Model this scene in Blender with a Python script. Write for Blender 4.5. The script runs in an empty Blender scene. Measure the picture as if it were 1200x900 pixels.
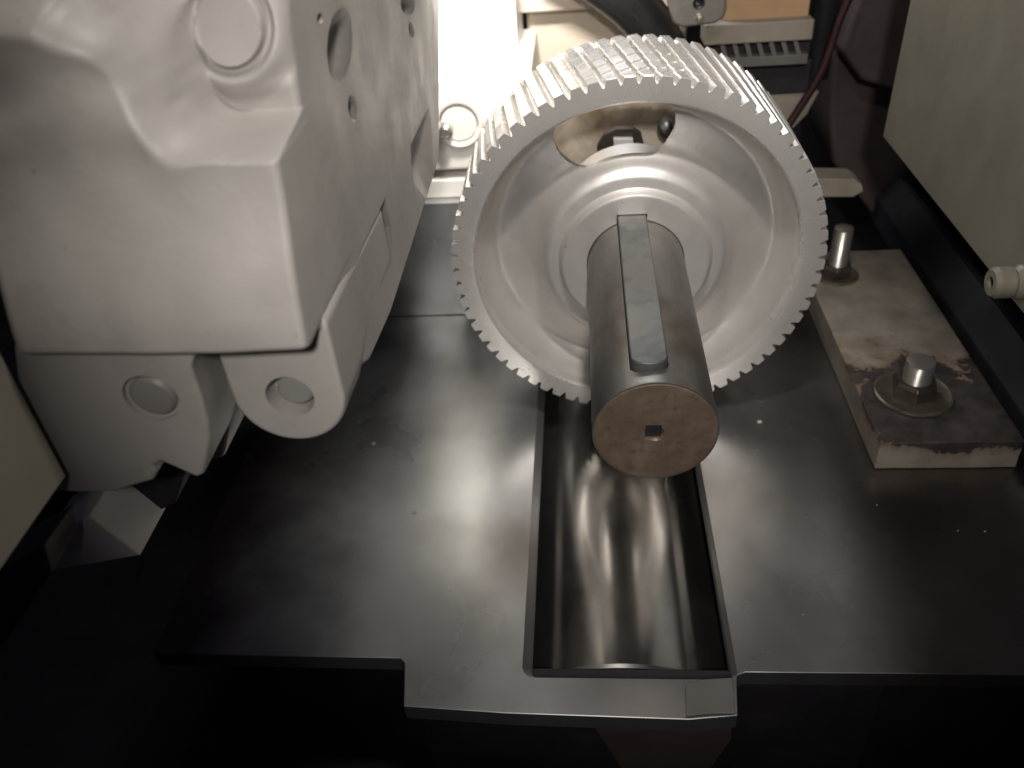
import bpy, bmesh, math, random
from mathutils import Vector, Matrix
from mathutils import noise as mnoise
random.seed(7)
S = bpy.context.scene
COL = S.collection

# ------------------------------------------------------------------ camera
F_PX, PITCH, YAW, ROLL = 978.43, 0.645, -0.1126, -0.0878
CAM = Vector((-0.0423, -0.4058, 0.349))
FW = Vector((math.sin(YAW)*math.cos(PITCH), math.cos(YAW)*math.cos(PITCH), -math.sin(PITCH)))
R0 = Vector((math.cos(YAW), -math.sin(YAW), 0)); U0 = R0.cross(FW)
RT = R0*math.cos(ROLL) + U0*math.sin(ROLL); UP = -R0*math.sin(ROLL) + U0*math.cos(ROLL)
cd = bpy.data.cameras.new("camera"); cam = bpy.data.objects.new("camera", cd); COL.objects.link(cam)
cd.sensor_width = 36; cd.lens = F_PX/1200*36; cd.clip_start = 0.01; cd.clip_end = 50
cam.matrix_world = Matrix(((RT.x, UP.x, -FW.x, CAM.x), (RT.y, UP.y, -FW.y, CAM.y), (RT.z, UP.z, -FW.z, CAM.z), (0, 0, 0, 1)))
cd.dof.use_dof = True; cd.dof.focus_distance = 0.56; cd.dof.aperture_fstop = 6.5
S.camera = cam

# ------------------------------------------------------------------ world, lamps, exposure
w = bpy.data.worlds.new("World"); S.world = w; w.use_nodes = True
w.node_tree.nodes['Background'].inputs[0].default_value = (0.72, 0.66, 1.0, 1)
w.node_tree.nodes['Background'].inputs[1].default_value = 0.016
S.view_settings.view_transform = 'Standard'; S.view_settings.look = 'None'
S.view_settings.exposure = 0; S.view_settings.gamma = 1

def lamp(name, loc, target, watts, size, col, spot=None, size_y=None):
    if spot:
        l = bpy.data.lights.new(name, 'SPOT'); l.spot_size = math.radians(spot); l.spot_blend = 0.9; l.shadow_soft_size = size
    else:
        l = bpy.data.lights.new(name, 'AREA'); l.size = size
        if size_y: l.shape = 'RECTANGLE'; l.size_y = size_y
    l.energy = watts; l.color = col
    o = bpy.data.objects.new(name, l); COL.objects.link(o); o.location = loc
    o.rotation_euler = (Vector(target)-Vector(loc)).to_track_quat('-Z', 'Y').to_euler()
    return o
lamp("top_lamp", (-0.01, -0.12, 0.66), (0.0, 0.12, 0.05), 1.2, 0.07, (1.0, 0.94, 0.88))
lamp("front_lamp", (-0.02, -0.64, 0.56), (0.01, 0.15, 0.05), 20.0, 0.03, (1.0, 0.945, 0.895), spot=54)
lamp("added_gear_spot", (0.0, -0.04, 0.64), (0.0, 0.235, 0.04), 17.0, 0.02, (1.0, 0.95, 0.9), spot=38)  # added spot on the gear alone, to deepen its relief
lamp("added_overhead_area", (-0.10, 0.64, 0.46), (-0.06, 0.10, -0.02), 2.2, 0.30, (0.97, 0.98, 1.0), size_y=0.16)  # added unseen area light, makes the streaks on roll and plate
lamp("rear_lamp", (-0.11, 0.28, 0.36), (-0.17, 0.50, 0.20), 16.0, 0.025, (1.0, 0.96, 0.89), spot=95)

# ------------------------------------------------------------------ pixel of the 1200x900 photograph -> point on a plane
def ray(x, y): return FW + RT*((x-600)/F_PX) - UP*((y-450)/F_PX)
def onx(x, y, X): d = ray(x, y); return CAM + d*((X-CAM.x)/d.x)
def ony(x, y, Y): d = ray(x, y); return CAM + d*((Y-CAM.y)/d.y)
def onz(x, y, Z): d = ray(x, y); return CAM + d*((Z-CAM.z)/d.z)

# ------------------------------------------------------------------ materials
def nodes(name):
    m = bpy.data.materials.new(name); m.use_nodes = True
    nt = m.node_tree; b = nt.nodes['Principled BSDF']
    return m, nt, b
def tex(nt, kind, scale, detail=4, rough=0.55, vec=None, stretch=None):
    n = nt.nodes.new('ShaderNodeTexNoise' if kind == 'noise' else 'ShaderNodeTexVoronoi')
    n.inputs['Scale'].default_value = scale
    if kind == 'noise': n.inputs['Detail'].default_value = detail; n.inputs['Roughness'].default_value = rough
    tc = nt.nodes.new('ShaderNodeTexCoord')
    if stretch:
        mp = nt.nodes.new('ShaderNodeMapping'); mp.inputs['Scale'].default_value = stretch
        nt.links.new(tc.outputs['Object'], mp.inputs[0]); nt.links.new(mp.outputs[0], n.inputs['Vector'])
    else: nt.links.new(tc.outputs['Object'], n.inputs['Vector'])
    return n
def ramp(nt, src, stops):
    r = nt.nodes.new('ShaderNodeValToRGB'); e = r.color_ramp.elements
    while len(e) < len(stops): e.new(0.5)
    for k, (p, c) in enumerate(stops):
        e[k].position = p; e[k].color = (c, c, c, 1) if isinstance(c, (int, float)) else (*c, 1)
    nt.links.new(src, r.inputs[0]); return r
def mix(nt, fac, a, b):
    m = nt.nodes.new('ShaderNodeMix'); m.data_type = 'RGBA'
    nt.links.new(fac, m.inputs['Factor'])
    for s, v in ((6, a), (7, b)):
        if isinstance(v, tuple): m.inputs[s].default_value = (*v, 1)
        else: nt.links.new(v, m.inputs[s])
    return m.outputs[2]
def bump(nt, b, src, strength, dist=0.001):
    n = nt.nodes.new('ShaderNodeBump'); n.inputs['Strength'].default_value = strength; n.inputs['Distance'].default_value = dist
    nt.links.new(src, n.inputs['Height']); nt.links.new(n.outputs[0], b.inputs['Normal']); return n

def paint(name, c, c2=None, rough=0.42, scale=14, bmp=0.35, metal=0.0, spec=0.5, bscale=60, fine=4):
    m, nt, b = nodes(name)
    n = tex(nt, 'noise', scale, 5, 0.6)
    r = ramp(nt, n.outputs[0], [(0.35, c), (0.68, c2 or tuple(v*0.8 for v in c))])
    nt.links.new(r.outputs[0], b.inputs['Base Color'])
    b.inputs['Roughness'].default_value = rough; b.inputs['Metallic'].default_value = metal
    b.inputs['Specular IOR Level'].default_value = spec
    n2 = tex(nt, 'noise', bscale, fine, 0.5 if fine == 4 else 0.66); bump(nt, b, n2.outputs[0], bmp, 0.0012)
    rr = ramp(nt, tex(nt, 'noise', 30, 4).outputs[0], [(0.3, rough*0.8), (0.7, min(1, rough*1.25))])
    nt.links.new(rr.outputs[0], b.inputs['Roughness'])
    return m

M = {}
M['cast'] = paint('grey_cast_paint', (0.39, 0.37, 0.345), (0.33, 0.312, 0.29), 0.46, 9, 0.55, bscale=38, fine=9)
def grime(m, amt=0.35):
    nt = m.node_tree; b = nt.nodes['Principled BSDF']; src = b.inputs['Base Color'].links[0].from_socket
    g1 = ramp(nt, tex(nt, 'noise', 7, 9, 0.7).outputs[0], [(0.50, 0.0), (0.72, amt)])
    g2 = ramp(nt, tex(nt, 'noise', 170, 3, 0.6).outputs[0], [(0.70, 0.0), (0.76, 0.6)])
    c = mix(nt, g1.outputs[0], src, (0.17, 0.15, 0.125)); c = mix(nt, g2.outputs[0], c, (0.12, 0.10, 0.085))
    nt.links.new(c, b.inputs['Base Color'])
grime(M['cast'], 0.5)
M['panel'] = paint('beige_sheet_paint', (0.15, 0.138, 0.105), (0.125, 0.115, 0.088), 0.5, 12, 0.25, bscale=90)
M['beige'] = paint('beige_cover_paint', (0.36, 0.335, 0.27), (0.31, 0.285, 0.225), 0.5)
M['white'] = paint('white_enamel', (0.78, 0.76, 0.72), (0.68, 0.65, 0.6), 0.4, 10, 0.3)
grime(M['panel'], 0.6)
M['dimcream'] = paint('dull_cream_paint', (0.36, 0.32, 0.27), (0.26, 0.225, 0.18), 0.55)
M['tan'] = paint('tan_board', (0.55, 0.36, 0.2), (0.46, 0.3, 0.17), 0.6, 20)
M['dark'] = paint('dark_oily_iron', (0.022, 0.02, 0.024), (0.012, 0.011, 0.014), 0.55, 18, 0.6)
M['darkbrown'] = paint('dark_brown_frame_paint', (0.075, 0.058, 0.052), (0.045, 0.033, 0.032), 0.55, 8, 0.6)
M['black'] = paint('black_rubber', (0.012, 0.012, 0.013), (0.02, 0.02, 0.022), 0.3)
M['red'] = paint('dark_red_cable_jacket', (0.05, 0.015, 0.02), (0.03, 0.01, 0.013), 0.4)
M['grey'] = paint('dim_grey_paint', (0.16, 0.155, 0.14), (0.11, 0.105, 0.1), 0.5)
M['railgrey'] = paint('oily_grey_rail', (0.055, 0.053, 0.05), (0.04, 0.038, 0.037), 0.6)
M['chip'] = paint('pale_swarf', (0.42, 0.38, 0.33), (0.28, 0.25, 0.21), 0.5)
M['zinc'] = paint('zinc_plated_steel', (0.62, 0.6, 0.56), (0.45, 0.43, 0.38), 0.32, 60, 0.3, metal=0.85)

def gear_mat(name, base, rough, metal, bmp=0.25):
    m, nt, b = nodes(name)
    n = tex(nt, 'noise', 12, 5, 0.6)
    r = ramp(nt, n.outputs[0], [(0.3, base), (0.72, tuple(v*0.82 for v in base))])
    sp = ramp(nt, tex(nt, 'noise', 140, 3, 0.7).outputs[0], [(0.66, 0.0), (0.78, 1.0)])
    c = mix(nt, sp.outputs[0], r.outputs[0], tuple(v*0.6 for v in base))
    nt.links.new(c, b.inputs['Base Color']); b.inputs['Metallic'].default_value = metal
    rr = ramp(nt, tex(nt, 'noise', 25, 5).outputs[0], [(0.3, rough*0.85), (0.7, rough*1.2)])
    nt.links.new(rr.outputs[0], b.inputs['Roughness'])
    bump(nt, b, tex(nt, 'noise', 220, 3).outputs[0], bmp, 0.0004)
    return m
M['gear'] = gear_mat('satin_gear_steel', (0.64, 0.615, 0.585), 0.42, 0.72)
M['teeth'] = gear_mat('cut_tooth_steel', (0.66, 0.635, 0.605), 0.28, 0.62, 0.08)

# shaft: brown-grey steel, streaked along its length (object Y), with rust haze
m, nt, b = nodes('shaft_steel'); M['shaft'] = m
st = tex(nt, 'noise', 30, 5, 0.6, stretch=(1, 0.18, 1))
r1 = ramp(nt, st.outputs[0], [(0.3, (0.15, 0.145, 0.135)), (0.7, (0.27, 0.26, 0.24))])
st2 = ramp(nt, tex(nt, 'noise', 16, 6, 0.65).outputs[0], [(0.48, 0.0), (0.72, 0.9)])
nt.links.new(mix(nt, st2.outputs[0], r1.outputs[0], (0.12, 0.092, 0.067)), b.inputs['Base Color'])
b.inputs['Metallic'].default_value = 0.75
nt.links.new(ramp(nt, tex(nt, 'noise', 22, 5).outputs[0], [(0.3, 0.3), (0.7, 0.55)]).outputs[0], b.inputs['Roughness'])
bump(nt, b, tex(nt, 'noise', 90, 4, 0.6, stretch=(1, 0.15, 1)).outputs[0], 0.25, 0.0004)
# shaft end: brown rusty turned face
m, nt, b = nodes('rusty_shaft_face'); M['rust'] = m
r1 = ramp(nt, tex(nt, 'noise', 38, 8, 0.72).outputs[0], [(0.32, (0.125, 0.088, 0.062)), (0.52, (0.165, 0.12, 0.087)), (0.75, (0.25, 0.195, 0.15))])
sp = ramp(nt, tex(nt, 'noise', 160, 4, 0.7).outputs[0], [(0.35, 1.0), (0.45, 0.0)])
nt.links.new(mix(nt, sp.outputs[0], r1.outputs[0], (0.12, 0.082, 0.058)), b.inputs['Base Color'])
b.inputs['Metallic'].default_value = 0.35; b.inputs['Roughness'].default_value = 0.5
wv = nt.nodes.new('ShaderNodeTexWave'); wv.wave_type = 'RINGS'; wv.rings_direction = 'Y'; wv.inputs['Scale'].default_value = 260; wv.inputs['Distortion'].default_value = 1.2; wv.inputs['Detail'].default_value = 3
tcw = nt.nodes.new('ShaderNodeTexCoord'); nt.links.new(tcw.outputs['Object'], wv.inputs['Vector'])
hm = nt.nodes.new('ShaderNodeMath'); hm.operation = 'MULTIPLY_ADD'; nt.links.new(wv.outputs['Fac'], hm.inputs[0]); hm.inputs[1].default_value = 0.35; nt.links.new(tex(nt, 'noise', 120, 5, 0.7).outputs[0], hm.inputs[2])
bump(nt, b, hm.outputs[0], 0.5, 0.0005)
# key steel
m, nt, b = nodes('key_steel'); M['key'] = m
r1 = ramp(nt, tex(nt, 'noise', 28, 6, 0.65).outputs[0], [(0.35, (0.085, 0.088, 0.085)), (0.55, (0.145, 0.147, 0.14)), (0.75, (0.145, 0.125, 0.10))])
nt.links.new(r1.outputs[0], b.inputs['Base Color']); b.inputs['Metallic'].default_value = 0.55; b.inputs['Roughness'].default_value = 0.55
bump(nt, b, tex(nt, 'noise', 130, 5, 0.7).outputs[0], 0.3, 0.0004)
# ground steel plate
m, nt, b = nodes('ground_plate_steel'); M['plate'] = m
r1 = ramp(nt, tex(nt, 'noise', 7, 7, 0.62).outputs[0], [(0.3, (0.48, 0.495, 0.50)), (0.7, (0.66, 0.67, 0.665))])
oil = ramp(nt, tex(nt, 'noise', 5.5, 4, 0.5, stretch=(1.3, 1, 1)).outputs[0], [(0.5, 0.0), (0.78, 0.8)])
c1 = mix(nt, oil.outputs[0], r1.outputs[0], (0.20, 0.16, 0.13))
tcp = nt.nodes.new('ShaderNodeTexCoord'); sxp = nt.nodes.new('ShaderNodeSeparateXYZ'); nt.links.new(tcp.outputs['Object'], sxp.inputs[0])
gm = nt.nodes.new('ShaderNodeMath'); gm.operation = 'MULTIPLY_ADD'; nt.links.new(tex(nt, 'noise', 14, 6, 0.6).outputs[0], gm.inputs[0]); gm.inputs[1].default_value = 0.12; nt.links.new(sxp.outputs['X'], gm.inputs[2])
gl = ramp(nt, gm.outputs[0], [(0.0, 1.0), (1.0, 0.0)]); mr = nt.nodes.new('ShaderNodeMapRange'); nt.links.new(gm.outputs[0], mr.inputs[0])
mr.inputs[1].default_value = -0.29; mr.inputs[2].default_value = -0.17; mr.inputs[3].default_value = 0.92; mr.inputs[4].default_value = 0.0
c1 = mix(nt, mr.outputs[0], c1, (0.060, 0.042, 0.042)); nt.nodes.remove(gl)  # left end: brown grime, with its shade put into the colour too
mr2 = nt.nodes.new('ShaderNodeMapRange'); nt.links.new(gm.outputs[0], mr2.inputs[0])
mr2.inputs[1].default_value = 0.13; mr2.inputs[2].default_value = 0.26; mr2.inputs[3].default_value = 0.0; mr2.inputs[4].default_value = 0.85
c1 = mix(nt, mr2.outputs[0], c1, (0.13, 0.11, 0.095))  # right end darkened: weaker reflected light put into the colour
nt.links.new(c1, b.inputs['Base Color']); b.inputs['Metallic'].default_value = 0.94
nt.links.new(ramp(nt, tex(nt, 'noise', 9, 4, 0.5).outputs[0], [(0.3, 0.24), (0.7, 0.36)]).outputs[0], b.inputs['Roughness'])
bump(nt, b, tex(nt, 'noise', 30, 4, 0.5).outputs[0], 0.10, 0.0006)
# polished roll
m, nt, b = nodes('polished_roll_steel'); M['roll'] = m
r1 = ramp(nt, tex(nt, 'noise', 14, 7, 0.65, stretch=(1, 0.5, 1)).outputs[0], [(0.4, (0.46, 0.455, 0.44)), (0.72, (0.30, 0.27, 0.23))])
nt.links.new(r1.outputs[0], b.inputs['Base Color']); b.inputs['Metallic'].default_value = 0.97
nt.links.new(ramp(nt, tex(nt, 'noise', 18, 6).outputs[0], [(0.3, 0.13), (0.75, 0.25)]).outputs[0], b.inputs['Roughness'])
# cream casting with oily brown stains (seen through the gear window)
m, nt, b = nodes('stained_cream_paint'); M['cream'] = m
sn = ramp(nt, tex(nt, 'noise', 15, 7, 0.6).outputs[0], [(0.40, 0.0), (0.60, 1.0)])
nt.links.new(mix(nt, sn.outputs[0], (0.50, 0.42, 0.33), (0.16, 0.10, 0.05)), b.inputs['Base Color']); b.inputs['Roughness'].default_value = 0.45
M['creamclean'] = paint('cream_paint', (0.58, 0.50, 0.41), (0.5, 0.43, 0.35), 0.45)
# chipped beige block paint
m, nt, b = nodes('chipped_beige_paint'); M['chipped'] = m
vo = tex(nt, 'noise', 26, 10, 0.7)
tc = nt.nodes.new('ShaderNodeTexCoord'); sx = nt.nodes.new('ShaderNodeSeparateXYZ'); nt.links.new(tc.outputs['Object'], sx.inputs[0])
dv = nt.nodes.new('ShaderNodeVectorMath'); dv.operation = 'DISTANCE'; nt.links.new(tc.outputs['Object'], dv.inputs[0]); dv.inputs[1].default_value = (0.275, 0.178, -0.135)
ad = nt.nodes.new('ShaderNodeMath'); ad.operation = 'MULTIPLY_ADD'; nt.links.new(dv.outputs['Value'], ad.inputs[0]); ad.inputs[1].default_value = -3.2; ad.inputs[2].default_value = 0.335
sm = nt.nodes.new('ShaderNodeMath'); sm.operation = 'ADD'; nt.links.new(vo.outputs[0], sm.inputs[0]); nt.links.new(ad.outputs[0], sm.inputs[1])
zt = nt.nodes.new('ShaderNodeMath'); zt.operation = 'MULTIPLY_ADD'; nt.links.new(sx.outputs['Z'], zt.inputs[0]); zt.inputs[1].default_value = 16.0; zt.inputs[2].default_value = 16.0*0.137
zm = nt.nodes.new('ShaderNodeMath'); zm.operation = 'ADD'; nt.links.new(sm.outputs[0], zm.inputs[0]); nt.links.new(zt.outputs[0], zm.inputs[1]); sm = zm
ch = ramp(nt, sm.outputs[0], [(0.585, 0.0), (0.6, 1.0)])
CHIPC = ramp(nt, tex(nt, 'noise', 40, 6, 0.7).outputs[0], [(0.4, (0.025, 0.022, 0.022)), (0.7, (0.075, 0.062, 0.054))])
bc = ramp(nt, tex(nt, 'noise', 22, 6, 0.6).outputs[0], [(0.35, (0.24, 0.215, 0.175)), (0.65, (0.145, 0.125, 0.10))])
bl = ramp(nt, sm.outputs[0], [(0.47, 0.0), (0.585, 0.85)]); bcs = mix(nt, bl.outputs[0], bc.outputs[0], (0.15, 0.10, 0.065))
nt.links.new(mix(nt, ch.outputs[0], bcs, CHIPC.outputs[0]), b.inputs['Base Color'])
b.inputs['Roughness'].default_value = 0.5
iv = nt.nodes.new('ShaderNodeMath'); iv.operation = 'SUBTRACT'; iv.inputs[0].default_value = 1; nt.links.new(ch.outputs[0], iv.inputs[1])
bump(nt, b, iv.outputs[0], 0.8, 0.0008)

# ------------------------------------------------------------------ helpers
def link(name, bm, mat, parent=None, smooth=30, bevel=0, seg=3):
    bmesh.ops.recalc_face_normals(bm, faces=bm.faces)
    me = bpy.data.meshes.new(name); bm.to_mesh(me); bm.free()
    o = bpy.data.objects.new(name, me); COL.objects.link(o)
    me.materials.append(mat)
    if bevel:
        md = o.modifiers.new('bevel', 'BEVEL'); md.width = bevel; md.segments = seg; md.limit_method = 'ANGLE'; md.angle_limit = math.radians(35)
        md.harden_normals = False
        bake(o)
    if smooth: shade(o, smooth, bool(bevel))
    if parent: o.parent = parent
    return o
def shade(o, ang, weighted=False):
    me = o.data
    me.polygons.foreach_set('use_smooth', [True]*len(me.polygons)); me.set_sharp_from_angle(angle=math.radians(ang))
    if weighted:
        md = o.modifiers.new('wn', 'WEIGHTED_NORMAL'); md.weight = 100; md.keep_sharp = True; md.mode = 'FACE_AREA'
        bake(o)
def bake(o):
    dg = bpy.context.evaluated_depsgraph_get(); dg.update()
    me = bpy.data.meshes.new_from_object(o.evaluated_get(dg)); old = o.data
    o.modifiers.clear(); o.data = me; me.name = o.name
def cut(o, cutters, smooth=30, weighted=True):
    for c in cutters:
        md = o.modifiers.new('cut', 'BOOLEAN'); md.operation = 'DIFFERENCE'; md.solver = 'EXACT'; md.object = c
    bake(o)
    for c in cutters: bpy.data.objects.remove(c, do_unlink=True)
    shade(o, smooth, weighted)
def thing(name, label, cat, loc=(0, 0, 0), group=None):
    o = bpy.data.objects.new(name, None); COL.objects.link(o); o.location = loc; o.empty_display_size = 0.02
    return tag(o, label, cat, group)
def tag(o, label, cat, group=None):
    o['label'] = label; o['category'] = cat
    if group: o['group'] = group
    return o
def part(o, root):      # parent while keeping world coordinates
    o.parent = root; o.matrix_parent_inverse = Matrix.Translation(-Vector(root.location)); return o
def loft(rings, closed=True, cap=True):
    bm = bmesh.new(); vs = [[bm.verts.new(p) for p in r] for r in rings]; n = len(rings[0])
    for a, b_ in zip(vs, vs[1:]):
        for i in range(n if closed else n-1):
            j = (i+1) % n; bm.faces.new((a[i], a[j], b_[j], b_[i]))
    if cap: bm.faces.new(vs[0]); bm.faces.new(list(reversed(vs[-1])))
    return bm
def slab(pts, dvec):
    d = Vector(dvec); return loft([[Vector(p) for p in pts], [Vector(p)+d for p in pts]])
def box(x0, x1, y0, y1, z0, z1):
    return slab([(x0, y0, z0), (x1, y0, z0), (x1, y0, z1), (x0, y0, z1)], (0, y1-y0, 0))
def revolve(profile, n=160, axis='Y', center=(0, 0, 0), closed_profile=False, cap=True):
    # profile: (radius, along)
    rings = []
    c = Vector(center)
    for r, a in profile:
        ring = []
        for k in range(n):
            t = 2*math.pi*k/n; u, v = r*math.cos(t), r*math.sin(t)
            ring.append(c + (Vector((u, a, v)) if axis == 'Y' else Vector((u, v, a)) if axis == 'Z' else Vector((a, u, v))))
        rings.append(ring)
    if closed_profile:
        rings.append(rings[0])
        bm = loft(rings, cap=False); bmesh.ops.remove_doubles(bm, verts=bm.verts, dist=1e-6); return bm
    return loft(rings, cap=cap)
def tube(path, r, n=14, sub=6):
    pts = [Vector(p) for p in path]; P = []
    for i in range(len(pts)-1):
        p0 = pts[max(i-1, 0)]; p1 = pts[i]; p2 = pts[i+1]; p3 = pts[min(i+2, len(pts)-1)]
        for k in range(sub):
            t = k/sub; P.append(0.5*((2*p1)+(p2-p0)*t+(2*p0-5*p1+4*p2-p3)*t*t+(3*p1-p0-3*p2+p3)*t**3))
    P.append(pts[-1]); rings = []
    for i, p in enumerate(P):
        d = (P[min(i+1, len(P)-1)]-P[max(i-1, 0)]).normalized(); u = d.cross(Vector((0.3, 0.2, 1))).normalized(); v = d.cross(u)
        rings.append([p+u*r*math.cos(2*math.pi*k/n)+v*r*math.sin(2*math.pi*k/n) for k in range(n)])
    return loft(rings)
def arc(cx, cz, r, a0, a1, n): return [(cx+r*math.cos(math.radians(a0+(a1-a0)*k/n)), cz+r*math.sin(math.radians(a0+(a1-a0)*k/n))) for k in range(n+1)]

# ================================================================== SETTING
ZP = -0.165
bm = bmesh.new()
N = 60
g = [[bm.verts.new((-1.5+3*i/N, -1.2+3*j/N, -0.34+0.004*mnoise.noise(Vector((i*0.7, j*0.7, 0))))) for j in range(N+1)] for i in range(N+1)]
for i in range(N):
    for j in range(N): bm.faces.new((g[i][j], g[i+1][j], g[i+1][j+1], g[i][j+1]))
o = link('ground', bm, M['dark']); o['kind'] = 'structure'; o['label'] = 'black oily pan under the steel plate'
o = link('backdrop', box(-1.2, 1.2, 0.95, 0.98, -0.36, 0.9), M['dark']); o['kind'] = 'structure'; o['label'] = 'black void behind the gear'

# ---- steel plate with slot
def rounded(corners):
    out = []
    for (x, y, r, a0, a1) in corners:
        if r == 0: out.append((x, y)); continue
        out += arc(x, y, r, a0, a1, 8)
    return out
pl = [(-0.368, -0.050), (-0.181, -0.052), (-0.177, -0.056), (-0.172, -0.090), (-0.10, -0.094), (0.02, -0.0965), (0.052, -0.093), (0.0555, -0.0635), (0.062, -0.0605), (0.62, -0.0595), (0.62, 0.407), (-0.368, 0.407)]
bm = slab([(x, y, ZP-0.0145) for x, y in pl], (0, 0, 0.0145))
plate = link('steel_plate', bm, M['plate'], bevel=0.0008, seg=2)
def slot(xl, xr, yf, r):
    return rounded([(xl+r, yf+r, r, 180, 270), (xr-r*0.6, yf+r*0.6, r*0.6, 270, 360), (xr, 0.385, 0, 0, 0), (xl, 0.385, 0, 0, 0)])
s0, s1 = slot(-0.092, 0.0565, -0.0665, 0.009), slot(-0.0858, 0.0535, -0.0640, 0.006)
cut(plate, [link('c', loft([[Vector((x, y, ZP+0.02)) for x, y in slot(-0.0921, 0.0566, -0.0666, 0.009)], [Vector((x, y, ZP-0.0002)) for x, y in s0], [Vector((x, y, ZP-0.0050)) for x, y in s1], [Vector((x, y, ZP-0.04)) for x, y in s1]]), M['plate'])])
tag(plate, 'smeared grey steel plate with a long slot below the gear', 'steel plate')

# ================================================================== ROLL UNDER SLOT
RR = 0.128; RX, RZ = -0.020, ZP-0.0155-0.128
roll = thing('steel_roll', 'polished steel roll lying under the slot in the plate', 'roll', (RX, 0.15, RZ))
prof = [(0.001, -0.040), (RR-0.006, -0.040), (RR-0.0045, -0.0455), (RR-0.0015, -0.0465), (RR, -0.044), (RR, 0.36), (RR-0.002, 0.362), (0.001, 0.362)]
part(link('roll_body', revolve(prof, 200, center=(RX, 0, RZ)), M['roll']), roll)
part(link('roll_end_disc', revolve([(0.001, -0.0407), (RR-0.0075, -0.0407), (RR-0.0075, -0.036), (0.001, -0.036)], 120, center=(RX, 0, RZ)), M['dark']), roll)

# ================================================================== GEAR
YG, RG, RI, YB = 0.2189, 0.1557, 0.1364, 0.330
gear = thing('helical_gear', 'large grey helical gear standing on the keyed shaft', 'gear', (0, YG, 0))
NT = 72; HEL = math.radians(7.2)
# tooth section: fractions of pitch -> radius
RB = RG-0.0062
sec = [(0.0, RB), (0.055, RB+0.0003), (0.10, RB+0.0014), (0.195, RG-0.0009), (0.235, RG), (0.765, RG), (0.805, RG-0.0009), (0.90, RB+0.0014), (0.945, RB+0.0003)]
rings = []
NS = 6
def tooth_ring(y, tw, k0, k1, dr, rot):
    ring = []; sk = 0.011 if 0 < k0 else 0.0
    for t in range(NT):
        rnd = math.sin(t*12.9898+k0*7.1)*0.5
        deg = 360*t/NT; fac = max(0.0, 1-abs(deg-86)/24)**0.5 if abs(deg-86) < 24 else 0.0; fac = max(fac, 0.12)
        for fr, r in sec:
            a = 2*math.pi*(t+fr)/NT + tw + ((rot+0.0009*rnd)*fac if 0.05 < fr < 0.95 else 0)
            rr = r + (dr*(0.7+0.6*rnd)*fac if r > RB+0.003 else 0)
            ring.append(Vector((rr*math.cos(a), y+(sk*fac*(0.5-fr) if 0.1 < fr < 0.9 else 0), rr*math.sin(a))))
    return ring
L_ = YB-YG
rings.append([Vector((RI-0.0012, YG+0.010, 0))]*0)
rings = []
def plain(r, y):
    ring = []
    for t in range(NT):
        for fr, _ in sec:
            a = 2*math.pi*(t+fr)/NT; ring.append(Vector((r*math.cos(a), y, r*math.sin(a))))
    return ring
rings.append(plain(RI+0.0002, YB)); rings.append(plain(RI-0.0018, YG+0.006)); rings.append(plain(RI-0.0010, YG+0.0013)); rings.append(plain(RI+0.0006, YG+0.0001)); rings.append(plain(RI+0.0022, YG-0.0001))
rings.append(plain(RB-0.002, YG)) 
rings.append(tooth_ring(YG, 0, 0, 0, -0.0008, 0))
for k in range(NS):
    f0, f1 = k/NS, (k+1)/NS
    y0, y1 = YG+L_*f0+(0.0008 if k == 0 else 0.0002), YG+L_*f1-0.0002
    tw0, tw1 = HEL*f0, HEL*f1
    rings.append(tooth_ring(y0, tw0, k, 0, 0.0001, -0.0012)); rings.append(tooth_ring(y1, tw1, k+1 if k < NS-1 else 0, 1, -0.0010, 0.0016))
rings.append(tooth_ring(YB, HEL, NS, 0, -0.001, 0)); rings.append(plain(RB-0.004, YB))
rings.append([v.copy() for v in rings[0]])
bm = loft(rings, cap=False); bmesh.ops.remove_doubles(bm, verts=bm.verts, dist=1e-6)
part(link('toothed_rim', bm, M['teeth'], smooth=14), gear)
# web: recess wall, dished web, rise to hub
def smooth_profile(pts, n=6):
    out = []
    for i in range(len(pts)-1):
        p0 = pts[max(i-1, 0)]; p1 = pts[i]; p2 = pts[i+1]; p3 = pts[min(i+2, len(pts)-1)]
        for k in range(n):
            t = k/n
            out.append(tuple(0.5*((2*p1[c])+(p2[c]-p0[c])*t+(2*p0[c]-5*p1[c]+4*p2[c]-p3[c])*t*t+(3*p1[c]-p0[c]-3*p2[c]+p3[c])*t**3) for c in (0, 1)))
    out.append(pts[-1]); return out
front = smooth_profile([(0.1365, YG+0.006), (0.1338, YG+0.0150), (0.1302, YG+0.0270), (0.1250, YG+0.0360), (0.1175, YG+0.0400), (0.102, YG+0.0360), (0.092, YG+0.0320), (0.0845, YG+0.0235), (0.0795, YG+0.0130), (0.0745, YG+0.0092), (0.0695, YG+0.0082), (0.0650, YG+0.0078)], 6)
back = [(0.060, YG+0.0076), (0.060, YB-0.02), (0.074, YG+0.026), (0.085, YG+0.0315), (0.097, YG+0.0430), (0.127, YG+0.048), (0.1362, YB-0.02), (0.1367, YB-0.02)]
web = link('gear_web', revolve(front+back, 216, closed_profile=True), M['gear'])
mid, hh = 0.1068, 0.0222
pts = []
a0, a1 = math.radians(90+24), math.radians(90-5.5)
for k in range(25): a = a0+(a1-a0)*k/24; pts.append(((mid+hh)*math.cos(a), (mid+hh)*math.sin(a)))
cx, cz = mid*math.cos(a1), mid*math.sin(a1)
for k in range(1, 12): a = a1-math.pi*k/12; pts.append((cx+hh*math.cos(a), cz+hh*math.sin(a)))
for k in range(25): a = a1+(a0-a1)*k/24; pts.append(((mid-hh)*math.cos(a), (mid-hh)*math.sin(a)))
cx, cz = mid*math.cos(a0), mid*math.sin(a0)
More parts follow.
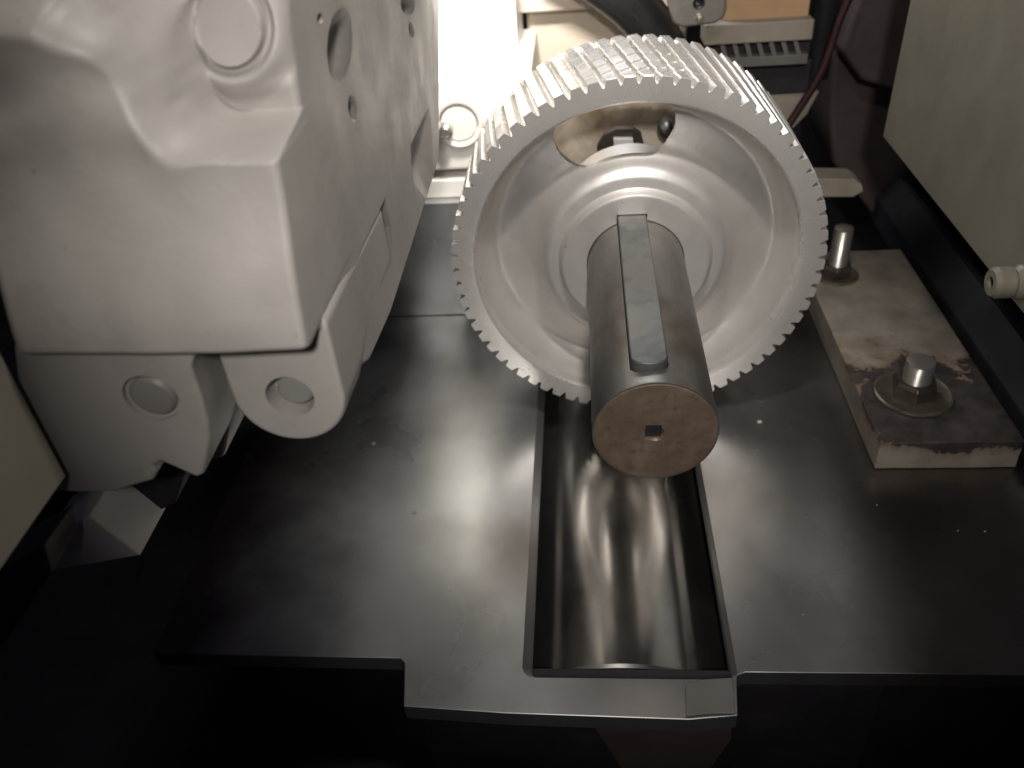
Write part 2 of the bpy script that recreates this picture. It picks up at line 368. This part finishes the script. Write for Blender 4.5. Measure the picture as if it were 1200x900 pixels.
for k in range(1, 12): a = a0+math.pi-math.pi*k/12; pts.append((cx+hh*math.cos(a), cz+hh*math.sin(a)))
cut(web, [link('c', slab([(x, YG-0.01, z) for x, z in pts], (0, 0.09, 0)), M['gear'])], 30, False)
part(web, gear)
hub = link('hub', revolve([(0.0404, YG+0.0008), (0.0410, YG), (0.0592, YG), (0.0612, YG+0.0007), (0.0628, YG+0.0030), (0.0636, YG+0.0062), (0.0655, YG+0.0084), (0.0655, YB-0.01), (0.0404, YB-0.01)], 160, closed_profile=True), M['gear'])
cut(hub, [link('c', box(-0.0158, 0.0086, YG-0.01, YB+0.01, 0.03, 0.0456), M['gear'])])
part(hub, gear)

# ================================================================== SHAFT + KEY
shaft = thing('drive_shaft', 'thick brown stained shaft end poking out of the gear towards the viewer', 'shaft', (0, 0, 0))
prof = [(0.0012, 0.012), (0.0042, 0.0100), (0.0052, 0.0012), (0.0060, 0.0), (0.0385, 0.0), (0.0400, 0.0014), (0.0400, 0.50), (0.0012, 0.50)]
sh = link('shaft_body', revolve([(0.0400-0.0003, 0.0010), (0.0400, 0.0020), (0.0400, 0.50), (0.020, 0.50), (0.020, 0.0010)], 180, closed_profile=True), M['shaft'])
kx, kw = -0.0036, 0.0116   # key centre and half width
def key_outline(hw, y0, y1, extra=0.0, n=12):
    r = hw*0.9
    p = [(kx+hw, y1)]
    p += [(kx+hw-r+r*math.cos(a), y0+r*0.75-r*0.75*math.sin(a)) for a in [math.pi/2*k/n for k in range(n+1)]]
    p += [(kx-hw+r-r*math.sin(a), y0+r*0.75-r*0.75*math.cos(a)) for a in [math.pi/2*k/n for k in range(n+1)]]
    p += [(kx-hw, y1)]
    return p
cut(sh, [link('c', slab([(x, y, 0.0315) for x, y in key_outline(kw+0.0004, 0.0125, 0.30)], (0, 0, 0.03)), M['shaft'])])
part(sh, shaft)
part(link('shaft_end_face', revolve([(0.0005, 0.022), (0.0036, 0.0215), (0.0042, 0.0022), (0.0060, 0.0), (0.0372, 0.0), (0.0393, 0.0012), (0.0393, 0.0030), (0.0195, 0.0032), (0.0195, 0.0240), (0.0005, 0.0242)], 160), M['rust']), shaft)
cut(shaft.children[1], [link('c', box(-0.0064, 0.0036, -0.01, 0.0150, -0.0048, 0.0070), M['rust'])])
part(link('bore_shade_plug', box(-0.0060, 0.0034, 0.0032, 0.0200, -0.0046, 0.0066), M['dark']), shaft)  # dark plug added as the shade inside the centre hole
key = link('shaft_key', slab([(x, y, 0.030) for x, y in key_outline(kw, 0.0145, YG+0.02)], (0, 0, 0.0147)), M['key'], bevel=0.0013, seg=3)
part(key, shaft)

# ================================================================== CAST HOUSING (left)
XS = -0.16
hous = thing('cast_housing', 'big grey painted cast housing with round bosses left of the gear', 'machine housing', (-0.23, 0.0, 0.15))
def sst(a, b_, t):
    t = max(0, min(1, (t-a)/(b_-a))); return t*t*(3-2*t)
def catmull(P, n=6):
    out = []
    for i in range(len(P)-1):
        p0 = P[max(i-1, 0)]; p1 = P[i]; p2 = P[i+1]; p3 = P[min(i+2, len(P)-1)]
        for k in range(n):
            t = k/n
            out.append(tuple(0.5*((2*p1[c])+(p2[c]-p0[c])*t+(2*p0[c]-5*p1[c]+4*p2[c]-p3[c])*t*t+(3*p1[c]-p0[c]-3*p2[c]+p3[c])*t**3) for c in (0, 1)))
    out.append(tuple(P[-1])); return out
_L = []
for x, y in [(344, 157), (300, 159), (262, 157), (232, 143), (208, 115), (192, 84), (172, 52), (138, 22), (90, 2), (20, -18)]:
    q = ony(x, y, -0.082); _L.append((q.x, q.z))
_L = [(-0.12, _L[0][1])]+_L+[(-0.36, _L[-1][1]+0.006)]
shelf_line = catmull(_L)
REG = shelf_line+[(-0.36, 0.6), (-0.12, 0.6)]
def seg_dist(x, z):
    best = 9
    for (x0, z0), (x1, z1) in zip(shelf_line, shelf_line[1:]):
        dx, dz = x1-x0, z1-z0; t = max(0, min(1, ((x-x0)*dx+(z-z0)*dz)/(dx*dx+dz*dz+1e-12)))
        d = (x-x0-t*dx)**2+(z-z0-t*dz)**2
        if d < best: best = d
    ins = False; n = len(REG)
    for k in range(n):
        (xa, za), (xb, zb) = REG[k], REG[(k+1) % n]
        if (za > z) != (zb > z) and x < (xb-xa)*(z-za)/(zb-za)+xa: ins = not ins
    return math.sqrt(best)*(1 if ins else -1)
def front_y(x, z):
    d = seg_dist(x, z)                       # >0 inside the upper recess
    wid = 0.0038+0.011*sst(-0.185, -0.21, x)
    step = sst(-wid, wid, d)
    lower = -0.122+0.020*sst(0.150, 0.236, z)+0.008*sst(0.236, 0.32, z)
    lower -= 0.004*math.exp(-((x+0.245)/0.03)**2-((z-0.285)/0.014)**2)
    lower += 0.005*math.exp(-((x+0.215)/0.014)**2-((z-0.262)/0.014)**2)
    lower += 0.005*math.exp(-((x+0.275)/0.02)**2-((z-0.262)/0.01)**2)
    lower += 0.0014*mnoise.noise(Vector((x*34, z*34, 3.1)))
    lower -= 0.0012*math.exp(-((x+0.19)/0.02)**2)*sst(0.15, 0.17, z)
    upper = -0.062+0.020*sst(0.232, 0.29, z)+0.0010*mnoise.noise(Vector((x*45, z*45, 9)))
    upper = lower+(upper-lower)*(1-0.62*sst(-0.195, -0.245, x))
    y = lower+(upper-lower)*step
    y -= 0.0030*math.exp(-((d-0.0145)/0.0045)**2)*sst(-0.155, -0.175, x)*sst(0.022, 0.032, math.hypot(x-BOSS[0], z-BOSS[1]))
    bx, bz = BOSS; rb = math.hypot(x-bx, z-bz)
    y -= (0.0075*(1-sst(0.0185, 0.030, rb)))*step
    y += 0.0042*(sst(0.0136, 0.0156, rb)-sst(0.0164, 0.0195, rb))*step
    y -= 0.0012*(1-sst(0.0135, 0.0150, rb))
    for (x0, z0, x1, z1) in ((GR[0].x, GR[0].z, GR[1].x, GR[1].z), (GR[1].x, GR[1].z, GR[2].x, GR[2].z)):
        dx, dz = x1-x0, z1-z0; t = max(0, min(1, ((x-x0)*dx+(z-z0)*dz)/(dx*dx+dz*dz)))
        y += 0.005*math.exp(-(math.hypot(x-x0-t*dx, z-z0-t*dz)/0.0032)**2)
    for q in PITS:
        y += 0.0016*math.exp(-((x-q.x)**2+(z-q.z)**2)/0.0026**2)
    r = 0.0035
    e = XS-x
    if e < r: y += r-math.sqrt(max(0, r*r-(r-e)**2))
    e = z-zbot(x)
    if e < 0.003: y += 0.003-math.sqrt(max(0, 0.003**2-(0.003-e)**2))
    e = x+0.291
    if e < 0.006: y += 0.006-math.sqrt(max(0, 0.006**2-(0.006-e)**2))
    return y
p = ony(262, 36, -0.062); BOSS = (p.x, p.z)
GR = [ony(55, -8, -0.10), ony(95, 14, -0.10), ony(152, 21, -0.10)]
PITS = [ony(186, 112, -0.102), ony(183, 142, -0.104)]
def zbot(x): return 0.1535+0.0012*math.sin((x+0.16)*30)
NX, NZ = 240, 330
bm = bmesh.new(); grid = []
ZT = 0.44
for i in range(NX+1):
    u = i/NX; x = -0.291+0.131*(1-(1-u)**1.2) if u < 1 else XS
    x = min(x, XS); col = []
    for j in range(NZ+1):
        v = j/NZ; z = zbot(x)+(ZT-zbot(x))*(0.62*v if v < 0.9 else 0.558+(v-0.9)*4.42)
        col.append(bm.verts.new((x, front_y(x, z), z)))
    grid.append(col)
for i in range(NX):
    for j in range(NZ): bm.faces.new((grid[i][j], grid[i+1][j], grid[i+1][j+1], grid[i][j+1]))
def rear(vx): return Vector((vx.co.x, -0.034, vx.co.z))
border = [grid[i][0] for i in range(NX+1)] + [grid[NX][j] for j in range(1, NZ+1)] + [grid[i][NZ] for i in range(NX-1, -1, -1)] + [grid[0][j] for j in range(NZ-1, 0, -1)]
bk = [bm.verts.new(rear(v)) for v in border]
for k in range(len(border)):
    n2 = (k+1) % len(border); bm.faces.new((border[k], border[n2], bk[n2], bk[k]))
bm.faces.new(bk)
front_obj = link('front_body', bm, M['cast'], smooth=40)
# side body, running back beside the gear (side face a hair inside x = XS)
XB = XS-0.00025
def sp(x, y): p = onx(x, y, XB); return (p.y, p.z)
sidepoly = [(-0.100, 0.150), (-0.098, 0.20), (-0.09, 0.218), (-0.052, 0.225), (-0.038, 0.26), (-0.036, 0.44), (0.30, 0.44), (0.335, 0.28), (0.345, 0.188), (0.250, 0.086), (0.02, 0.083), (-0.04, 0.090), (-0.06, 0.100)]
bm = slab([(XB, y, z) for y, z in sidepoly], (-0.115, 0, 0))
side = link('side_body', bm, M['cast'], bevel=0.0025, seg=3)
def cutter(pix, depth, taper=0.45, off=(0, 0)):
    P = [onx(x, y, XB) for x, y in pix]; c = sum(P, Vector())/len(P)
    out = [Vector((XB+0.004, p.y+(p.y-c.y)*0.06, p.z+(p.z-c.z)*0.06)) for p in P]
    inn = [Vector((XB-depth, c.y+(p.y-c.y)*taper+off[0], c.z+(p.z-c.z)*taper+off[1])) for p in P]
    return link('c', loft([out, inn]), M['cast'])
def ell(cx, cy, rx, ry, rot, n=20):
    rot = math.radians(rot); return [(cx+rx*math.cos(t)*math.cos(rot)-ry*math.sin(t)*math.sin(rot), cy+rx*math.cos(t)*math.sin(rot)+ry*math.sin(t)*math.cos(rot)) for t in [2*math.pi*k/n for k in range(n)]]
cutters = [cutter(ell(398, 52, 17, 52, 4), 0.011, 0.35), cutter(ell(413, 127, 6, 20, -6), 0.007, 0.4), cutter(ell(478, 5, 10, 16, -5), 0.007), cutter(ell(482, 35, 4, 12, -8), 0.006, 0.4),
           cutter([(503, 122), (492, 145), (480, 172), (481, 195), (487, 240), (500, 240), (509, 205), (508, 160)], 0.012, 0.5, (0.0, 0.006)),
           cutter([(452, 232), (438, 262), (420, 300), (412, 330), (424, 375), (445, 350), (460, 315), (460, 270)], 0.014, 0.45, (0.012, 0.008)),
           cutter(ell(375, 22, 4, 9, 0), 0.006, 0.5)]
cut(side, cutters, smooth=38)
# right lug: round nosed, tapering back
def lug_ring(y, cz, cx, r, top):
    ring = [Vector((cx+r*math.cos(a), y, cz+r*math.sin(a))) for a in [math.radians(180+(180*k/24)) for k in range(25)]]
    q = 0.007
    ring += [Vector((cx+r-q+q*math.cos(a), y, top-q+q*math.sin(a))) for a in [math.radians(90*k/6) for k in range(7)]]
    ring += [Vector((cx-r, y, top))]
    return ring
def pxr(x, y, Y): p = ony(x, y, Y); return p
c1 = ony(341, 465, -0.0975)
YL = -0.0975
la, lb_, lc = ony(270, 462, YL), ony(407, 480, YL), ony(340, 517, YL)
LR = (lb_.x-la.x)/2; LX = (lb_.x+la.x)/2; LZ = lc.z+LR
lr = [lug_ring(YL+dy, LZ, LX, LR-q, 0.156-q) for dy, q in ((0.0, 0.0026), (0.0005, 0.0012), (0.0014, 0.0004), (0.003, 0.0))]
lr += [lug_ring(-0.060, LZ-0.004, LX-0.0008, LR, 0.154), lug_ring(-0.030, 0.083+LR, XS-LR-0.0002, LR, 0.150), lug_ring(0.04, 0.0828+LR, XS-LR-0.0006, LR, 0.145)]
lugr = link('mounting_lug', loft(lr), M['cast'], smooth=40)
cut(lugr, [link('c', revolve([(0.0118, -0.11), (0.0118, -0.0845)], 60, center=(c1.x-0.0005, 0, c1.z)), M['cast'])], 40)
lugr['label'] = 'rounded lug with a pin nearest the gear'
M['pin'] = paint('dull_pin_steel', (0.24, 0.235, 0.22), (0.18, 0.175, 0.16), 0.5)
pin = link('lug_pin', revolve([(0.0005, -0.0925), (0.0076, -0.0925), (0.0090, -0.0914), (0.0092, -0.083), (0.0005, -0.083)], 60, center=(c1.x+0.0006, 0, c1.z)), M['pin'])
# rib on lug side
# left lug plate
lp = [(262, 425), (222, 412), (20, 405), (40, 575), (95, 576), (135, 577), (152, 572), (180, 563), (183, 553), (180, 545), (190, 540), (200, 546), (232, 560), (240, 555), (245, 520), (246, 500), (238, 468), (226, 440)]
lp = [(230, 408), (15, 405), (35, 575), (95, 578), (135, 577), (152, 571), (180, 563), (184, 553), (180, 546), (188, 541), (200, 546), (231, 560), (238, 556), (246, 515), (244, 495), (236, 465), (224, 430)]
P = [ony(x, y, -0.112) for x, y in lp]
lugl = link('mounting_lug', slab(P, (0, 0.045, 0)), M['cast'], bevel=0.0018, seg=3)
lugl['label'] = 'flat lug with a notched lower edge'
c2 = ony(177, 467, -0.112)
cut(lugl, [link('c', revolve([(0.0132, -0.12), (0.0132, -0.1085)], 60, center=(c2.x, 0, c2.z)), M['cast'])], 40)
pin2 = link('lug_pin', revolve([(0.0005, -0.1128), (0.0094, -0.1118), (0.0111, -0.1102), (0.0113, -0.10), (0.0005, -0.10)], 60, center=(c2.x+0.0002, 0, c2.z)), M['pin'])
P = [ony(x, y, -0.062) for x, y in [(268, 405), (200, 405), (190, 545), (262, 538), (268, 505), (262, 470)]]
web2 = link('lug_backing', slab(P, (0, 0.10, 0)), M['cast'], bevel=0.003)
for o in (front_obj, side, lugr, lugl, web2): part(o, hous)
for q, l in ((pin, lugr), (pin2, lugl)):
    q.parent = l; q.matrix_parent_inverse = l.matrix_parent_inverse.inverted() @ l.matrix_parent_inverse
    q.matrix_parent_inverse = Matrix.Identity(4)

# ---- beige panel at far left
o = link('side_panel', box(-0.36, -0.30, -0.62, -0.118, 0.0795, 0.46), M['beige'], bevel=0.0012); tag(o, 'flat beige sheet cover at the left edge of the photo', 'machine cover')
# ---- wedge bracket and rail under the left lug
Pw = [ony(x, y, -0.095) for x, y in [(62, 669), (50, 632), (104, 605), (165, 651)]]
o = link('wedge_bracket', slab(Pw, (0, 0.05, 0)), M['white'], bevel=0.001); tag(o, 'small wedge shaped grey bracket below the flat notched lug', 'bracket')
Pw = [ony(x, y, -0.135) for x, y in [(-60, 850), (60, 672), (52, 640), (-60, 700)]]
o = link('lower_rail', slab(Pw, (0, 0.03, 0)), M['railgrey'], bevel=0.001); tag(o, 'dim grey rail below the flat beige cover at the left', 'rail')
Pw = [ony(x, y, -0.06) for x, y in [(30, 560), (215, 560), (205, 590), (100, 640), (20, 650)]]
o = link('rear_bracket', slab(Pw, (0, 0.05, 0)), M['dark'], bevel=0.001); tag(o, 'dark iron bracket behind the small wedge shaped bracket', 'bracket')

# ================================================================== RIGHT SIDE
o = link('cover_panel', box(0.24, 0.30, -0.30, 0.382, 0.0365, 0.52), M['panel'], bevel=0.0012); tag(o, 'flat olive beige sheet cover at the upper right, over the clamp block', 'machine cover')
blk = thing('clamp_block', 'chipped beige painted block bolted on the plate right of the gear', 'block', (0.26, 0.3, ZP))
bm = box(0.203, 0.319, 0.1405, 0.475, ZP+0.0005, -0.135)
bmesh.ops.subdivide_edges(bm, edges=bm.edges, cuts=14, use_grid_fill=True)
for v in bm.verts:
    v.co += Vector((mnoise.noise(v.co*60), mnoise.noise(v.co*60+Vector((5, 5, 5))), 0))*0.0007
part(link('block_body', bm, M['chipped'], bevel=0.0012, smooth=35), blk)
def bolt(x, y, z, r, h, rw, label, tilt=0.0):
    t = thing('stud_bolt', label, 'bolt', (x, y, z), 'stud bolts on the clamp block')
    part(link('washer', revolve([(r*1.05, z+0.0004), (rw-0.001, z+0.0004), (rw, z+0.0014), (rw-0.0004, z+0.003), (rw-0.0022, z+0.0036), (rw-0.0055, z+0.0024), (r*1.05, z+0.0022)], 72, axis='Z', center=(x, y, 0), closed_profile=True), WASH), t)
    hexr = r*1.6
    ring = lambda rr, zz: [Vector((x+rr*math.cos(math.pi/3*k+0.3), y+rr*math.sin(math.pi/3*k+0.3), zz)) for k in range(6)]
    part(link('nut', loft([ring(hexr, z+0.0024), ring(hexr, z+0.0024+r*1.0), ring(hexr*0.88, z+0.0024+r*1.25)]), M['darknut'], bevel=0.0006), t)
    prof = []; nth = int(h/0.0016)
    for k in range(nth): prof += [(r, z+0.003+h*k/nth), (r-0.0005, z+0.003+h*(k+0.5)/nth)]
    prof += [(r*0.97, z+0.003+h), (r*0.7, z+0.0038+h), (0.0004, z+0.0038+h)]
    part(link('threaded_stud', revolve([(0.0004, z+0.003)]+prof, 40, axis='Z', center=(x, y, 0)), M['zinc'], smooth=60), t)
    return t
M['darknut'] = paint('oily_dark_nut_steel', (0.10, 0.085, 0.07), (0.05, 0.042, 0.036), 0.4, 50, metal=0.6)
WASH = paint('brassy_zinc_washer', (0.34, 0.31, 0.235), (0.18, 0.155, 0.12), 0.3, 40, metal=0.8)
bolt(0.2485, 0.206, -0.135, 0.0120, 0.034, 0.0335, 'bright stud bolt on the brassy washer at the near end of the clamp block')
bolt(0.233, 0.420, -0.135, 0.0100, 0.055, 0.024, 'stud bolt at the far end of the clamp block, beside the gear teeth')
# angle beam right of the block
bp = [(0.325, -0.16), (0.325, -0.128), (0.345, -0.100), (0.352, -0.100), (0.40, -0.150), (0.40, -0.16)]
o = link('angle_beam', slab([(x, 0.06, z) for x, z in bp], (0, 0.62, 0)), M['darkbrown'], bevel=0.001); o.data.materials[0] = M['dark']; tag(o, 'dark brown painted beam running along the right of the clamp block', 'beam')
# upper dark frame between panel and gear
Pw = [ony(x, y, 0.60) for x, y in [(985, -40), (1240, -40), (1300, 420), (1150, 420), (1085, 325), (1030, 262), (975, 190), (972, 130)]]
o = link('frame_casting', slab(Pw, (0, 0.12, 0)), M['darkbrown'], bevel=0.006); tag(o, 'dark brown frame casting behind the upper right cover', 'frame')
Pw = [ony(x, y, 0.555) for x, y in [(1015, -30), (1085, -30), (1060, 110), (1010, 95), (985, 60)]]
o = link('frame_rib', slab(Pw, (0, 0.045, 0)), M['darkbrown'], bevel=0.006); tag(o, 'dull brown rib at the top, left of the olive beige cover', 'rib')
# pipe boss at right edge
pb = thing('pipe_fitting', 'round pipe fitting below the olive beige cover at the right edge', 'pipe fitting', (0.235, 0.085, 0.035))
c = ony(1168, 331, 0.085)
part(link('fitting_body', revolve([(0.004, c.x-0.004), (0.0085, c.x-0.004), (0.0105, c.x-0.001), (0.0105, c.x+0.008), (0.009, c.x+0.010), (0.0115, c.x+0.013), (0.0115, c.x+0.022), (0.009, c.x+0.024), (0.009, c.x+0.06), (0.004, c.x+0.06)], 48, axis='X', center=(0, c.y, c.z), closed_profile=True), M['panel']), pb)
part(link('fitting_shade_plug', revolve([(0.0005, c.x+0.002), (0.0042, c.x+0.002), (0.0042, c.x+0.01), (0.0005, c.x+0.01)], 32, axis='X', center=(0, c.y, c.z)), M['dark']), pb)  # dark plug closes the bore, standing for the shade in it

# ================================================================== BEHIND THE GEAR
YF = 0.42
zs = ony(560, 90, YF).z; YW = onz(560, 66, zs).y
wb = thing('bearing_bracket', 'bright white painted bearing bracket behind the gear at the upper left', 'bracket', (-0.15, YF, 0.1))
def qy(pix, Y): return [ony(x, y, Y) for x, y in pix]
P = qy([(440, 201), (575, 201), (640, 120), (640, 90)], YF)
xl, xr = ony(440, 90, YF).x, ony(622, 90, YF).x
z_lo = ony(530, 200, YF).z
part(link('bracket_body', box(xl, xr, YF, YW+0.10, z_lo, zs), M['white'], bevel=0.004), wb)
xw = ony(606, 30, YW).x
part(link('upper_wall', box(xl, xw, YW, YW+0.10, zs-0.002, zs+0.42), M['white'], bevel=0.003), wb)
c = ony(538, 143, YF)
part(link('bearing_cap', revolve([(0.0005, YF+0.01), (0.0005, YF-0.004), (0.0175, YF-0.004), (0.0185, YF-0.001), (0.0195, YF-0.001), (0.0205, YF-0.006), (0.0235, YF-0.0065), (0.0255, YF-0.004), (0.0262, YF+0.01)], 90, center=(c.x, 0, c.z)), M['white']), wb)
c3 = ony(524, 148, YF)
part(link('cap_screw', revolve([(0.0005, YF-0.018), (0.004, YF-0.018), (0.0065, YF-0.0155), (0.007, YF-0.004), (0.0005, YF-0.004)], 30, center=(c3.x, 0, c3.z)), M['zinc']), wb)
z1, z2 = ony(525, 211, YF).z, ony(525, 231, YF).z
o = link('spacer_bar', box(xl, ony(545, 220, YF).x+0.02, YF-0.001, YF+0.08, z2, z1), M['white'], bevel=0.001); tag(o, 'thin white bar under the black gap below the bearing bracket', 'bar')
o = link('rear_steel_block', box(-0.40, 0.18, YF-0.0125, YF+0.07, ZP+0.0005, z2-0.0005), M['plate'], bevel=0.001); tag(o, 'dark steel block behind the gear at the rear edge of the plate', 'steel block')
P0 = onz(540, 370, ZP)
# cream casting behind
def ybox(pix0, pix1, Y, d): 
    a, b_ = ony(*pix0, Y), ony(*pix1, Y); return box(a.x, b_.x, Y, Y+d, b_.z, a.z)
cr = link('cream_casting', ybox((612, -60), (800, 150), 0.58, 0.1), M['creamclean'], bevel=0.008); tag(cr, 'smooth cream painted casting above the top of the gear', 'casting')
P = ony(650, 8, 0.56)
o = link('cream_ledge', box(P.x-0.045, P.x+0.04, 0.555, 0.578, P.z-0.004, P.z+0.012), M['creamclean'], bevel=0.003); tag(o, 'small cream ledge on the casting at the top edge of the photo', 'ledge')
o = link('dark_hose', tube([ony(x, y, 0.52) for x, y in [(640, -60), (705, -22), (752, 18), (778, 66), (785, 130)]], 0.025, 20, 8), M['black']); tag(o, 'thick black hose curving behind the top of the gear', 'hose')
# grey latch bracket
lb = thing('latch_bracket', 'grey steel bracket with a round hole at the top edge', 'bracket', (0.03, 0.44, 0.2))
P = qy([(778, -40), (852, -40), (852, 12), (848, 22), (838, 28), (800, 33), (790, 28), (785, 15)], 0.46)
lbb = link('bracket_plate', slab(P, (0, 0.012, 0)), M['zinc'], bevel=0.003); c = ony(819, 4, 0.46)
cut(lbb, [link('c', revolve([(0.0058, 0.44), (0.0058, 0.487)], 32, center=(c.x, 0, c.z)), M['zinc'])], 35); part(lbb, lb)
part(link('hole_shade_sheet', slab([q+Vector((0, 0.014, 0)) for q in P], (0, 0.006, 0)), M['black']), lb)  # black sheet added behind the plate so its hole reads as shaded
c = ony(820, 21, 0.46)
part(link('rivet', revolve([(0.0004, 0.455), (0.003, 0.4555), (0.0042, 0.4605), (0.0004, 0.4605)], 24, center=(c.x, 0, c.z)), M['zinc']), lb)
# tan block and vent
o = link('tan_block', ybox((851, -60), (946, 32), 0.50, 0.06), M['tan'], bevel=0.002); tag(o, 'flat orange tan block at the top edge, right of the grey bracket', 'block')
vt = thing('vent_block', 'pale slotted vent strip under the orange tan block', 'vent', (0.1, 0.49, 0.15))
part(link('vent_lip', ybox((826, 30), (952, 47), 0.485, 0.03), M['dimcream'], bevel=0.002), vt)
part(link('vent_back', ybox((838, 45), (946, 74), 0.502, 0.01), M['dark']), vt)
part(link('vent_rail', ybox((838, 69), (946, 75), 0.488, 0.012), M['grey'], bevel=0.001), vt)
for k in range(7):
    x0 = 842+k*14.5
    P = qy([(x0, 46), (x0+5.5, 46), (x0+12, 71), (x0+6.5, 71)], 0.489)
    part(link('vent_fin', slab(P, (0, 0.012, 0)), M['grey']), vt)
o = link('junction_box', ybox((868, 74), (947, 109), 0.51, 0.05), M['dark'], bevel=0.002); tag(o, 'black box below the slotted vent strip', 'box')
P = qy([(895, 107), (960, 107), (945, 135), (930, 150), (900, 150)], 0.515)
o = link('pale_bracket', slab(P, (0, 0.02, 0)), M['dimcream'], bevel=0.001); tag(o, 'pale bracket crossed by the dark red cable', 'bracket')
o = link('red_cable', tube([ony(x, y, Y) for x, y, Y in [(1008, -30, 0.49), (985, 20, 0.49), (962, 85, 0.49), (925, 145, 0.49), (890, 200, 0.49)]], 0.0042, 14, 8), M['red']); tag(o, 'dark red cable running down beside the gear teeth', 'cable')
o = link('black_duct', tube([ony(x, y, 0.53) for x, y in [(975, -40), (965, 30), (955, 90)]], 0.014, 14, 8), M['black']); tag(o, 'black duct behind the dark red cable', 'duct')
P = qy([(940, 209), (1000, 210), (1010, 216), (1012, 224), (1000, 231), (940, 231)], 0.45)
o = link('pale_tab', slab(P, (0, 0.03, 0)), M['dimcream'], bevel=0.001); tag(o, 'pale rounded tab sticking out right of the gear teeth', 'tab')
# seen through the gear window
o = link('stained_casting', slab([(-0.09, 0.372, -0.03), (-0.09, 0.372, 0.022), (-0.09, 0.402, 0.092), (-0.09, 0.412, 0.092), (-0.09, 0.412, -0.03)], (0.19, 0, 0)), M['cream'], bevel=0.004); tag(o, 'cream casting with brown oil stains seen through the gear window', 'casting')
Y1 = 0.355
nt_ = thing('lock_nut', 'pale hexagon nut on a dark clip inside the gear window', 'nut', (0, Y1, 0.05))
P = qy([(700, 215), (700, 172), (708, 158), (722, 151), (742, 151), (752, 158), (756, 176), (760, 215)], Y1+0.008)
part(link('clip', slab(P, (0, 0.008, 0)), M['darknut'], bevel=0.001), nt_)
P = qy([(719, 163), (742, 163), (743, 182), (741, 205), (722, 205), (720, 182)], Y1)
part(link('nut_body', slab(P, (0, 0.008, 0)), M['white'], bevel=0.001), nt_)
c = ony(782, 152, Y1)
o = link('ball_grip', revolve([(0.0004, Y1-0.012), (0.0045, Y1-0.011), (0.0075, Y1-0.005), (0.0085, Y1+0.004), (0.006, Y1+0.018), (0.0004, Y1+0.018)], 32, center=(c.x, 0, c.z)), M['black']); tag(o, 'glossy black knob at the right end of the gear window', 'knob')

# ================================================================== UNDER THE PLATE FRONT
P = [onz(x, y, ZP+0.0006) for x, y in [(803, 803), (824, 798), (858, 796), (861, 838), (833, 838), (804, 841)]]
o = link('shim_plate', slab(P, (0, 0, 0.0022)), M['grey'], bevel=0.0006); tag(o, 'small grey shim lying on the front corner of the plate, right of the slot', 'shim')
P = [ony(x, y, -0.0935) for x, y in [(690, 846), (858, 846), (858, 868), (820, 920), (740, 920)]]
o = link('support_block', slab(P, (0, 0.011, 0)), M['darkbrown'], bevel=0.002); tag(o, 'brown stained block below the small grey shim at the bottom edge', 'block')
o = link('bed_crossmember', slab([(-0.165, -0.080, ZP-0.0152), (0.048, -0.080, ZP-0.0152), (0.048, -0.057, ZP-0.0152), (0.16, -0.057, ZP-0.0152), (0.16, -0.0485, ZP-0.0152), (-0.165, -0.0485, ZP-0.0152)], (0, 0, -0.155)), M['dark'], bevel=0.001); tag(o, 'black iron crossmember under the front edge of the plate', 'crossmember')
# chips of swarf on the plate
for k, (x, y, s, lab) in enumerate([(486, 601, 0.0019, 'pale metal chip on the plate left of the slot'), (890, 495, 0.0018, 'round pale chip on the plate right of the shaft end'),
        (421, 495, 0.0017, 'pale chip on the plate just below the pinned lug nearest the gear'), (438, 520, 0.0015, 'tiny chip on the plate, second below the pinned lug nearest the gear')]):
    p = onz(x, y, ZP)
    bm = bmesh.new(); bmesh.ops.create_icosphere(bm, subdivisions=2, radius=s)
    for v in bm.verts: v.co = Vector((v.co.x*1.3, v.co.y, v.co.z*0.5))*(1+0.35*mnoise.noise(v.co*900+Vector((k, 0, 0))))
    o = link('metal_chip', bm, M['chip']); o.location = (p.x, p.y, ZP+s*0.4); tag(o, lab, 'metal chip', 'metal chips on the plate')

rs = random.Random(3)
seeds = []
while len(seeds) < 18:
    x, y = rs.uniform(-0.33, 0.36), rs.uniform(-0.05, 0.20)
    if -0.10 < x < 0.065 or (x > 0.19 and y > 0.13): continue
    seeds.append((x, y))
base_chip = None
for x, y in seeds:
    if base_chip is None:
        bm = bmesh.new(); bmesh.ops.create_icosphere(bm, subdivisions=1, radius=0.0006)
        for v in bm.verts: v.co = Vector((v.co.x*1.5, v.co.y*0.8, v.co.z*0.5))
        o = base_chip = link('swarf_speck', bm, M['chip'])
    else:
        o = base_chip.copy(); COL.objects.link(o)
    k = rs.uniform(0.5, 1.2); o.location = (x, y, ZP+0.0003); o.scale = (k, k, k); o.rotation_euler = (0, 0, rs.uniform(0, 3))
    tag(o, 'tiny pale swarf speck scattered on the steel plate', 'swarf speck', 'swarf specks scattered on the plate')
